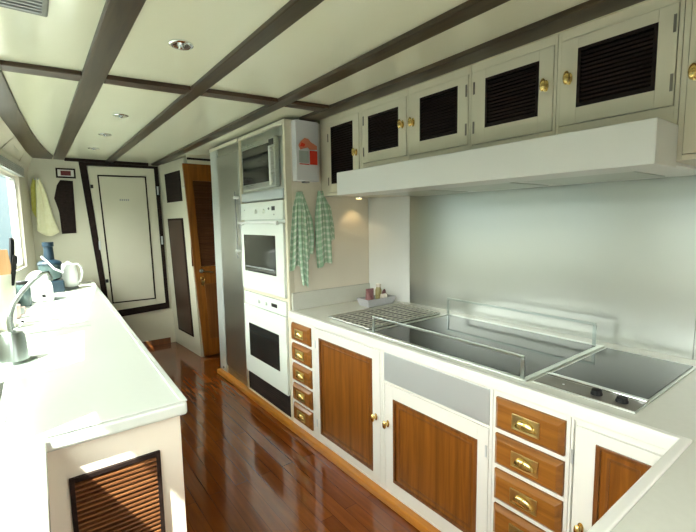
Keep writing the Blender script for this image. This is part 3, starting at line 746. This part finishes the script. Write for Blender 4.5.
t = thing('base_cabinet', 'cream base unit carrying the near arm of the left worktop', 'cabinet', (-0.25, 0.3, 0.0))
MB().box(-0.464, -0.05, -0.88, 1.518, 0.0, 0.8195).build('body', WALLM, t)

# faucet
fx, fy = -0.105, 2.45
t = thing('faucet', 'chrome faucet with conical base and long slanting spout', 'faucet', (fx, fy, 0.871))
MB().lathe([(0.085, 0.0), (0.085, 0.006), (0.070, 0.010), (0.058, 0.014), (0.047, 0.13), (0.040, 0.142), (0.010, 0.146)], (fx, fy, 0.8705), seg=32).build('base', mat('satin chrome', (0.36, 0.41, 0.39), 0.3, 1.0), t, smooth=True)
sp = [(fx, fy, 1.0168), (fx - 0.004, fy, 1.06), (fx + 0.002, fy, 1.10), (fx + 0.018, fy, 1.145), (fx + 0.05, fy, 1.195), (fx + 0.10, fy, 1.248), (fx + 0.135, fy, 1.274), (fx + 0.155, fy, 1.276), (fx + 0.163, fy, 1.258), (fx + 0.163, fy, 1.238)]
MB().tube(sp, [0.015, 0.013, 0.0115, 0.0105, 0.010, 0.010, 0.010, 0.010, 0.010, 0.010], 14).build('spout', mat('spout steel', (0.42, 0.47, 0.45), 0.25, 1.0), t, smooth=True)
MB().tube([(fx + 0.012, fy - 0.02, 1.03), (fx + 0.03, fy - 0.05, 1.045), (fx + 0.045, fy - 0.075, 1.07)], [0.006, 0.005, 0.006], 10).build('lever', CHROME, t, smooth=True)

# crock with utensils
cx, cyy = -0.190, 3.3
t = thing('container', 'tall cream container holding a cutting board and knives beside the window', 'container', (cx, cyy, 0.871))
prof = [(0.070, 0), (0.076, 0.01), (0.088, 0.26), (0.092, 0.34), (0.087, 0.34), (0.082, 0.26), (0.070, 0.02), (0.01, 0.018)]
MB().lathe(prof, (cx, cyy, 0.8708), seg=28).build('body', mottled('cream glaze', (0.72, 0.72, 0.6), (0.78, 0.78, 0.66), 5, 0.25), t, smooth=True)
def slab(name, x, y, z0, z1, w, th, m, label, cat, tilt=0.0, rz=0.5, handle=None):
    M = Matrix.Translation((x, y, z0)) @ Matrix.Rotation(rz, 4, 'Z') @ Matrix.Rotation(tilt, 4, 'Y')
    tt = thing(name, label, cat, (x, y, z0))
    mb = MB(); H = z1 - z0
    pr = [(-w/2, 0), (w/2, 0), (w/2, H * 0.8), (w/2 * 0.8, H), (-w/2 * 0.8, H), (-w/2, H * 0.8)]
    if handle: pr = [(-w/2, 0), (w/2, 0), (w/2, H * 0.5), (w/5, H * 0.56), (-w/5, H * 0.56), (-w/2, H * 0.5)]
    mb.prism(pr, -th/2, th/2, mapf=lambda a, b_, c: (a, c, b_))
    mb.v = [tuple(M @ Vector(p)) for p in mb.v]
    mb.build('blade' if handle else 'board', m, tt, bevel=0.001)
    if handle:
        mb = MB(); mb.prism([(-0.012, H*0.565), (0.012, H*0.565), (0.015, H * 0.96), (0.008, H), (-0.010, H)], -0.009, 0.009, mapf=lambda a, b_, c: (a, c, b_))
        mb.v = [tuple(M @ Vector(p)) for p in mb.v]; mb.build('handle', handle, tt, bevel=0.003)
slab('cutting_board', cx + 0.015, cyy - 0.02, 0.895, 1.36, 0.11, 0.014, CHOP, 'light wooden cutting board standing in the cream container', 'cutting board', 0.02, 0.2)
slab('knife', cx + 0.060, cyy + 0.015, 0.900, 1.43, 0.035, 0.004, STEEL, 'black handled knife upright in the cream container, the taller one', 'knife', 0.07, 0.5, BLACK)
slab('spatula', cx - 0.015, cyy + 0.03, 0.900, 1.415, 0.04, 0.005, STEEL, 'blue handled spatula upright in the cream container', 'spatula', 0.03, 0.2, mat('blue plastic', (0.04, 0.25, 0.55), 0.4))
slab('knife', cx + 0.052, cyy + 0.052, 0.900, 1.35, 0.03, 0.004, STEEL, 'shorter black handled knife leaning outwards from the cream container', 'knife', 0.12, 0.9, BLACK)

slab('serving_spoon', cx + 0.035, cyy - 0.045, 0.900, 1.33, 0.045, 0.006, STEEL, 'dark handled serving spoon at the near side of the cream container', 'spoon', 0.16, 0.1, KNOBB)
# cups, mixer, processor, kettle
t = thing('mug', 'small pinkish mug beside the faucet spout', 'mug', (-0.135, 3.62, 0.871))
MB().lathe([(0.032, 0), (0.036, 0.01), (0.040, 0.095), (0.036, 0.095), (0.033, 0.012), (0.005, 0.011)], (-0.135, 3.62, 0.8708), seg=22).build('body', mat('pinkish ceramic', (0.5, 0.36, 0.32), 0.3), t, smooth=True)
MB().tube([(-0.095, 3.62, 0.945), (-0.075, 3.62, 0.945), (-0.068, 3.62, 0.92), (-0.075, 3.62, 0.895), (-0.098, 3.62, 0.892)], 0.005, 8).build('handle', mat('pinkish ceramic handle', (0.5, 0.36, 0.32), 0.3), t, smooth=True)
t = thing('toaster', 'rounded white toaster behind the faucet spout', 'toaster', (0.015, 4.35, 0.871))
mb = MB(); pr = []
for i in range(13):
    a = math.pi * i / 12; pr.append((0.015 + 0.098 * math.cos(a), 0.975 + 0.145 * math.sin(a)))
pr = [(0.113, 0.878), (0.113, 0.975)] + pr[1:-1] + [(-0.083, 0.975), (-0.083, 0.878)]
mb.prism(pr, 4.26, 4.44, mapf=lambda a, b_, c: (a, c, b_)); mb.build('body', WHITEP, t, bevel=0.012, segs=3)
MB().box(-0.07, 0.10, 4.27, 4.43, 0.8708, 0.8778).build('base', GREYP, t)
MB().box(0.035, 0.060, 4.247, 4.2595, 0.91, 0.935).build('lever', BLACK, t, bevel=0.002)
t = thing('food_processor', 'navy blue food processor between the toaster and kettle', 'food processor', (0.12, 4.85, 0.871))
mb = MB(); mb.box(0.02, 0.22, 4.76, 4.94, 0.8708, 0.985); mb.build('motor_base', NAVY, t, bevel=0.015, segs=3)
MB().lathe([(0.06, 0), (0.088, 0.02), (0.092, 0.14), (0.095, 0.15)], (0.12, 4.85, 0.9855), seg=26).build('bowl', BOWL, t, smooth=True)
MB().lathe([(0.098, 0), (0.098, 0.012), (0.085, 0.03), (0.045, 0.045)], (0.12, 4.85, 1.136), seg=26).build('lid', NAVY, t, smooth=True)
MB().lathe([(0.042, 0), (0.038, 0.12), (0.046, 0.125), (0.046, 0.165)], (0.12, 4.85, 1.1815), seg=22).build('feed_tube', NAVY, t, smooth=True)
MB().tube([(0.06, 4.76, 1.22), (0.10, 4.74, 1.17), (0.15, 4.74, 1.10), (0.215, 4.75, 1.06)], 0.009, 10).build('lever', WHITEP, t, smooth=True)
t = thing('kettle', 'white electric kettle with loop handle at the worktop end', 'kettle', (0.275, 5.0, 0.871))
MB().lathe([(0.070, 0), (0.075, 0.006), (0.075, 0.020), (0.070, 0.024)], (0.272, 5.0, 0.8708), seg=28).build('power_base', GREYP, t, smooth=True)
MB().lathe([(0.072, 0), (0.079, 0.01), (0.078, 0.12), (0.068, 0.19), (0.054, 0.21)], (0.272, 5.0, 0.8955), seg=28).build('body', WHITEP, t, smooth=True)
MB().lathe([(0.050, 0), (0.048, 0.012), (0.018, 0.022), (0.015, 0.034), (0.002, 0.036)], (0.272, 5.0, 1.106), seg=22).build('lid', WHITEP, t, smooth=True)
MB().tube([(0.323, 5.0, 1.108), (0.352, 5.0, 1.112), (0.380, 5.0, 1.085), (0.388, 5.0, 1.03), (0.378, 5.0, 0.97), (0.360, 5.0, 0.935), (0.343, 5.0, 0.930)], 0.011, 12).build('handle', WHITEP, t, smooth=True)
mb = MB(); mb.hexa([(0.205, 4.985, 1.05), (0.212, 4.985, 1.02), (0.212, 5.015, 1.02), (0.205, 5.015, 1.05), (0.180, 4.99, 1.088), (0.222, 4.98, 1.098), (0.222, 5.02, 1.098), (0.180, 5.01, 1.088)]); mb.build('spout', WHITEP, t)
t = thing('glass_jar', 'grey glass jar between the window and the toaster', 'jar', (-0.075, 4.15, 0.871))
MB().lathe([(0.045, 0), (0.05, 0.008), (0.05, 0.15), (0.04, 0.175)], (-0.082, 4.15, 0.8708), seg=22).build('body', BOWL, t, smooth=True)
MB().lathe([(0.042, 0), (0.042, 0.02), (0.03, 0.026)], (-0.082, 4.15, 1.0463), seg=22).build('lid', BLACK, t, smooth=True)

# ------------------------------------------------------------------ forward bulkhead
def bulk_poly(name, pts, y0, y1, m, parent=None, bevel=0.0, holes=(), **kw):
    return MB().prism(pts, y0, y1, holes=holes, mapf=lambda a, b_, c: (a, c, b_)).build(name, m, parent, bevel=bevel, **kw)
outer = [(0.476, 2.195), (1.286, 2.195), (1.308, 0.455), (0.706, 0.415)]
dr = [(0.552, 2.150), (1.235, 2.158), (1.272, 0.525), (0.668, 0.500)]
d1 = bulk_poly('door_1', dr, YB - 0.035, YB - 0.001, BULK, bevel=0.004); d1['kind'] = 'structure'; d1['label'] = 'pale bulkhead door in a dark frame'
bulk_poly('door_frame', [(0.476, 2.188), (1.284, 2.188), (1.318, 0.450), (0.620, 0.410)], YB - 0.022, YB - 0.0005, ESP, d1, holes=[[(0.548, 2.154), (1.239, 2.162), (1.276, 0.521), (0.664, 0.496)]])
ii = [(0.640, 2.055), (1.142, 2.062), (1.163, 0.588), (0.692, 0.590)]
ij = [(0.654, 2.041), (1.128, 2.048), (1.149, 0.602), (0.706, 0.604)]
bulk_poly('inset_moulding', ii, YB - 0.042, YB - 0.0352, ESP, d1, holes=[ij])
bulk_poly('inset_panel', [(0.656, 2.039), (1.126, 2.046), (1.147, 0.604), (0.708, 0.606)], YB - 0.039, YB - 0.0352, BULK, d1)
for (x, z) in ((0.580, 1.925), (0.655, 0.86)):
    MB().box(x - 0.014, x + 0.014, YB - 0.05, YB - 0.0352, z - 0.02, z + 0.02).build('latch', BLACK, d1, bevel=0.003)
for (x, z) in ((1.262, 1.9), (1.275, 1.30), (0.612, 1.27)):
    MB().box(x - 0.010, x + 0.010, YB - 0.048, YB - 0.036, z - 0.05, z + 0.05).build('hinge', STEELP, d1, bevel=0.002)
mb = MB()
for i in range(5): mb.box(0.845 + i * 0.021, 0.859 + i * 0.021, YB - 0.041, YB - 0.0392, 1.772, 1.792)
mb.build('lettering', GREYP, d1)
t = thing('sign', 'small framed plaque above the dark vent on the forward bulkhead', 'sign', (0.352, YB, 2.06))
mb = MB(); x0, x1, z0, z1, e = 0.262, 0.440, 2.008, 2.112, 0.016
for q in ((x0, x1, z0, z0 + e), (x0, x1, z1 - e, z1), (x0, x0 + e, z0 + e, z1 - e), (x1 - e, x1, z0 + e, z1 - e)): mb.box(q[0], q[1], YB - 0.016, YB - 0.001, q[2], q[3])
mb.build('frame', ESP, t)
MB().box(x0 + e, x1 - e, YB - 0.010, YB - 0.001, z0 + e, z1 - e).build('plate', CLOCKW, t)
MB().box(0.305, 0.397, YB - 0.012, YB - 0.0102, 2.035, 2.085).build('dark_mark', MAROON, t)
t = thing('vent_grille', 'tall dark louvred vent beside the bulkhead door', 'vent', (0.33, YB, 1.41))
pv = [(0.295, 1.985), (0.410, 1.980), (0.402, 1.415), (0.270, 1.408), (0.262, 1.64), (0.250, 1.70), (0.228, 1.79), (0.262, 1.93)]
bulk_poly('frame', pv, YB - 0.014, YB - 0.001, ESP, t, bevel=0.002)
mb = MB()
for i in range(18): mb.box(0.285, 0.388, YB - 0.018, YB - 0.0142, 1.44 + i * 0.029, 1.455 + i * 0.029)
mb.build('slats', ESP, t)

# towels by the window, on the bulkhead corner
def bulk_towel(label, m, cx, ztop, pts, y):
    t = thing('cloth', label, 'cloth', (cx, y, min(p[1] for p in pts)), 'yellow cloths hanging in the window corner')
    MB().lathe([(0.010, 0), (0.004, -0.006), (0.004, y - YB - 0.010), (0.009, y - YB - 0.018), (0.001, y - YB - 0.020)], (cx, YB - 0.0008, ztop - 0.01), 'y', 12).build('hook', CHROME, t, smooth=True)
    # pts = left edge list and right edge list pairs by height: (xl, z, xr)
    NU = 18; vs = []
    rows = []
    for k in range(len(pts) - 1):
        for s in range(6):
            f = s / 6; rows.append(tuple(pts[k][q] * (1 - f) + pts[k+1][q] * f for q in range(4)))
    rows.append(pts[-1])
    for r, (xl, z, xr, zr) in enumerate(rows):
        for i in range(NU + 1):
            u = i / NU
            vs.append((xl + (xr - xl) * u, y - 0.010 * math.sin(u * 10 + r * 0.05) - 0.003 * math.sin(u * 23), z + (zr - z) * u - (0.05 * math.sin(u * math.pi) if r == len(rows) - 1 else 0)))
    fs = [(j*(NU+1)+i, j*(NU+1)+i+1, (j+1)*(NU+1)+i+1, (j+1)*(NU+1)+i) for j in range(len(rows)-1) for i in range(NU)]
    mb = MB(); mb.add(vs, fs); o = mb.build('fabric', m, t, smooth=True)
    sd = o.modifiers.new('thickness', 'SOLIDIFY'); sd.thickness = 0.004; sd.offset = 0
bulk_towel('strong yellow cloth hanging behind the pale one', YELLOW, 0.075, 1.99, [(0.06, 1.99, 0.10, 1.99), (0.035, 1.90, 0.12, 1.90), (0.028, 1.75, 0.13, 1.75), (0.030, 1.66, 0.10, 1.60)], YB - 0.030)
bulk_towel('pale yellow cloth hanging in front of the strong yellow one', CREAMC, 0.10, 1.99, [(0.085, 1.99, 0.115, 1.99), (0.075, 1.85, 0.165, 1.83), (0.065, 1.65, 0.20, 1.62), (0.055, 1.45, 0.245, 1.43)], YB - 0.080)

# ------------------------------------------------------------------ louvred locker and wooden door, far right
A0, A1 = Vector((1.375, 5.498, 0)), Vector((1.425, 4.66, 0)); B0, B1 = Vector((1.292, 5.498, 2.198)), Vector((1.352, 4.66, 2.198))
nrm = Vector((-1, -0.06, 0)).normalized()
def P(u, v_, dd):
    a = A0.lerp(A1, u); c = B0.lerp(B1, u); return tuple(a.lerp(c, v_) + nrm * dd)
def qbox(mb, u0, u1, v0, v1, d0, d1):
    mb.hexa([P(u0, v0, d0), P(u1, v0, d0), P(u1, v0, d1), P(u0, v0, d1), P(u0, v1, d0), P(u1, v1, d0), P(u1, v1, d1), P(u0, v1, d1)])
t = thing('locker', 'tall cream locker with dark upper vent beside the wooden door', 'cabinet', (1.5, 5.1, 0))
mb = MB(); qbox(mb, 0, 1, 0.0, 1, -0.06, 0); mb.build('front', BULK, t)
mb = MB(); qbox(mb, 0.26, 0.84, 0.795, 0.945, 0.0005, 0.008); mb.build('upper_vent', ESP, t, bevel=0.001)
lw = MB(); qbox(lw, 0.20, 0.80, 0.09, 0.71, 0.0005, 0.006); ld = lw.build('lower_frame', ESP, t, bevel=0.001)
lw = MB(); qbox(lw, 0.24, 0.76, 0.10, 0.70, 0.0065, 0.010); lw.build('lower_panel', mat('brown glass panel', (0.045, 0.022, 0.014), 0.35, spec=0.25), ld)
mb = MB(); c_ = P(0.92, 0.86, 0.0); mb.lathe([(0.010, 0), (0.008, -0.012), (0.001, -0.014)], c_, 'x', 12); mb.build('knob', STEELP, t, smooth=True)
# skirting of the bulkhead
struct(MB().box(0.50, 1.31, YB - 0.012, YB - 0.0005, 0.0, 0.07).build('baseboard_forward', TEAKD))

# wooden door standing across the passage, y = 4.57..4.60
YD = 4.60
def dpoly(name, pts, y0, y1, m, parent=None, bevel=0.0, holes=(), **kw): return bulk_poly(name, pts, y0, y1, m, parent, bevel, holes, **kw)
lx = lambda z: 1.436 - (z / 2.13) * 0.122
d2 = dpoly('door_2', [(lx(0.03), 0.03), (2.02, 0.03), (2.02, 2.125), (lx(2.125), 2.125)], YD - 0.03, YD, TEAK, bevel=0.003, holes=[[(lx(1.95) + 0.085, 1.95), (1.90, 1.95), (1.90, 1.03), (lx(1.03) + 0.075, 1.03)]])
d2['kind'] = 'structure'; d2['label'] = 'orange wooden door with dark louvred upper panel'
mb = MB()
for i in range(34):
    z = 1.035 + i * 0.027
    mb.hexa([(lx(z) + 0.076, YD - 0.024, z), (1.90, YD - 0.024, z), (1.90, YD - 0.008, z + 0.02), (lx(z) + 0.076, YD - 0.008, z + 0.02),
             (lx(z) + 0.076, YD - 0.024, z + 0.008), (1.90, YD - 0.024, z + 0.008), (1.90, YD - 0.008, z + 0.026), (lx(z) + 0.076, YD - 0.008, z + 0.026)])
mb.box(1.36, 1.90, YD - 0.006, YD - 0.002, 1.04, 1.95)
mb.build('louvre_panel', wood('dark red slats', (0.06, 0.02, 0.008), (0.11, 0.04, 0.015), (0.17, 0.07, 0.028), 'x', 0.35, 0.2), d2)
dpoly('lower_panel', [(lx(0.2) + 0.085, 0.22), (1.88, 0.22), (1.88, 0.84), (lx(0.84) + 0.085, 0.84)], YD - 0.037, YD - 0.0305, TEAKD, d2, 0.003)
mb = MB(); hx = 1.434
mb.lathe([(0.024, 0), (0.024, -0.006), (0.010, -0.008), (0.009, -0.045), (0.002, -0.046)], (hx + 0.015, YD - 0.0302, 0.985), 'y', 18)
mb.tube([(hx + 0.012, YD - 0.072, 0.985), (hx + 0.06, YD - 0.074, 0.975), (hx + 0.125, YD - 0.072, 0.965)], [0.010, 0.008, 0.007], 10)
mb.build('door_handle', CHROME, d2, smooth=True)
t = thing('key_ring', 'bunch of keys hanging below the brass handle of the wooden door', 'keys', (hx + 0.02, YD - 0.04, 0.85))
mb = MB(); mb.tube([(hx + 0.02 + 0.02 * math.cos(a), YD - 0.05, 0.900 + 0.026 * math.sin(a)) for a in [2 * math.pi * i / 16 for i in range(17)]], 0.0022, 6, cap=False); mb.build('ring', BRASS, t, smooth=True)
for k_, dx in enumerate((-0.010, 0.008)):
    mb = MB(); mb.box(hx + 0.016 + dx, hx + 0.024 + dx, YD - 0.052 + k_*0.004, YD - 0.0495 + k_*0.004, 0.825, 0.872); mb.lathe([(0.011, 0), (0.011, 0.0025)], (hx + 0.02 + dx, YD - 0.052 + k_*0.004, 0.866), 'y', 12); mb.build('key', BRASSP, t)
# header over the wooden door and passage wall behind
struct(MB().box(1.36, 2.288, YD - 0.03, YD, 2.128, ZP - 0.001).build('wall_header', CREAM))
struct(MB().box(2.022, 2.288, YD - 0.03, YD, 0.0, 2.126).build('wall_passage', CREAM))
struct(MB().box(1.36, 2.288, YD - 0.045, YD - 0.031, 2.165, 2.185).build('trim_9', ESP))

# ------------------------------------------------------------------ light
w = D.worlds.new('World'); SC.world = w; w.use_nodes = True
nt = w.node_tree; bg = nt.nodes['Background']
tc = nt.nodes.new('ShaderNodeTexCoord'); sp_ = nt.nodes.new('ShaderNodeSeparateXYZ'); cr = nt.nodes.new('ShaderNodeValToRGB')
mr = nt.nodes.new('ShaderNodeMapRange'); mr.inputs['From Min'].default_value = -0.3; mr.inputs['From Max'].default_value = 0.7
nz = nt.nodes.new('ShaderNodeTexNoise'); nz.inputs['Scale'].default_value = 14; nz.inputs['Detail'].default_value = 3
ma = nt.nodes.new('ShaderNodeMath'); ma.operation = 'MULTIPLY_ADD'; ma.inputs[1].default_value = 0.16
nt.links.new(tc.outputs['Generated'], sp_.inputs[0]); nt.links.new(tc.outputs['Generated'], nz.inputs['Vector'])
nt.links.new(nz.outputs['Fac'], ma.inputs[0]); nt.links.new(sp_.outputs['Z'], ma.inputs[2]); nt.links.new(ma.outputs[0], mr.inputs['Value'])
nt.links.new(mr.outputs['Result'], cr.inputs['Fac'])
e = cr.color_ramp.elements
e[0].position = 0.0; e[0].color = (0.015, 0.03, 0.033, 1); e[1].position = 1.0; e[1].color = (1.0, 0.98, 0.92, 1)
for p_, c_ in ((0.22, (0.040, 0.056, 0.060)), (0.34, (0.05, 0.066, 0.068)), (0.46, (0.075, 0.09, 0.094)), (0.54, (1.0, 1.0, 0.95))):
    x = e.new(p_); x.color = (*c_, 1)
nt.links.new(cr.outputs['Color'], bg.inputs['Color']); bg.inputs['Strength'].default_value = 7.5
sl = D.lights.new('Sun', 'SUN'); sl.energy = 16; sl.angle = math.radians(0.6); sl.color = (1.0, 0.96, 0.86)
so = D.objects.new('Sun', sl); COL.objects.link(so); so.location = (-3, -1, 4)
so.rotation_euler = Vector((1.0, 0.45, -1.58)).to_track_quat('-Z', 'Y').to_euler()
pl = D.lights.new('Spot_lamp', 'SPOT'); pl.energy = 0.7; pl.color = (1, 0.72, 0.35); pl.spot_size = math.radians(110); pl.spot_blend = 0.6; pl.shadow_soft_size = 0.02
po = D.objects.new('Spot_lamp', pl); COL.objects.link(po); po.location = (2.0, 2.50, 1.655)

# ------------------------------------------------------------------ camera
cd = D.cameras.new('Camera'); cam = D.objects.new('Camera', cd); COL.objects.link(cam); SC.camera = cam
F = 418.0
cd.sensor_width = 36; cd.lens = 36 * F / 696; cd.sensor_fit = 'HORIZONTAL'; cd.clip_start = 0.02
Yc = Vector((30 - 348, 226 - 266, F)).normalized()
Xc = Vector((905 - 348, 212 - 266, F)); Xc = (Xc - Yc * Xc.dot(Yc)).normalized()
Zc = Xc.cross(Yc)
if Zc.y > 0: Zc = -Zc
# rows: world axes expressed in camera (right, down, forward)
right = Vector((Xc.x, Yc.x, Zc.x)); down = Vector((Xc.y, Yc.y, Zc.y)); fwd = Vector((Xc.z, Yc.z, Zc.z))
R = Matrix((right, -down, -fwd)).transposed()
cam.matrix_world = Matrix.Translation((0, 0, 1.5)) @ R.to_4x4()

vs_ = SC.view_settings
vs_.view_transform = 'Standard'; vs_.look = 'None'; vs_.gamma = 1; vs_.use_curve_mapping = False
vs_.exposure = 0.95
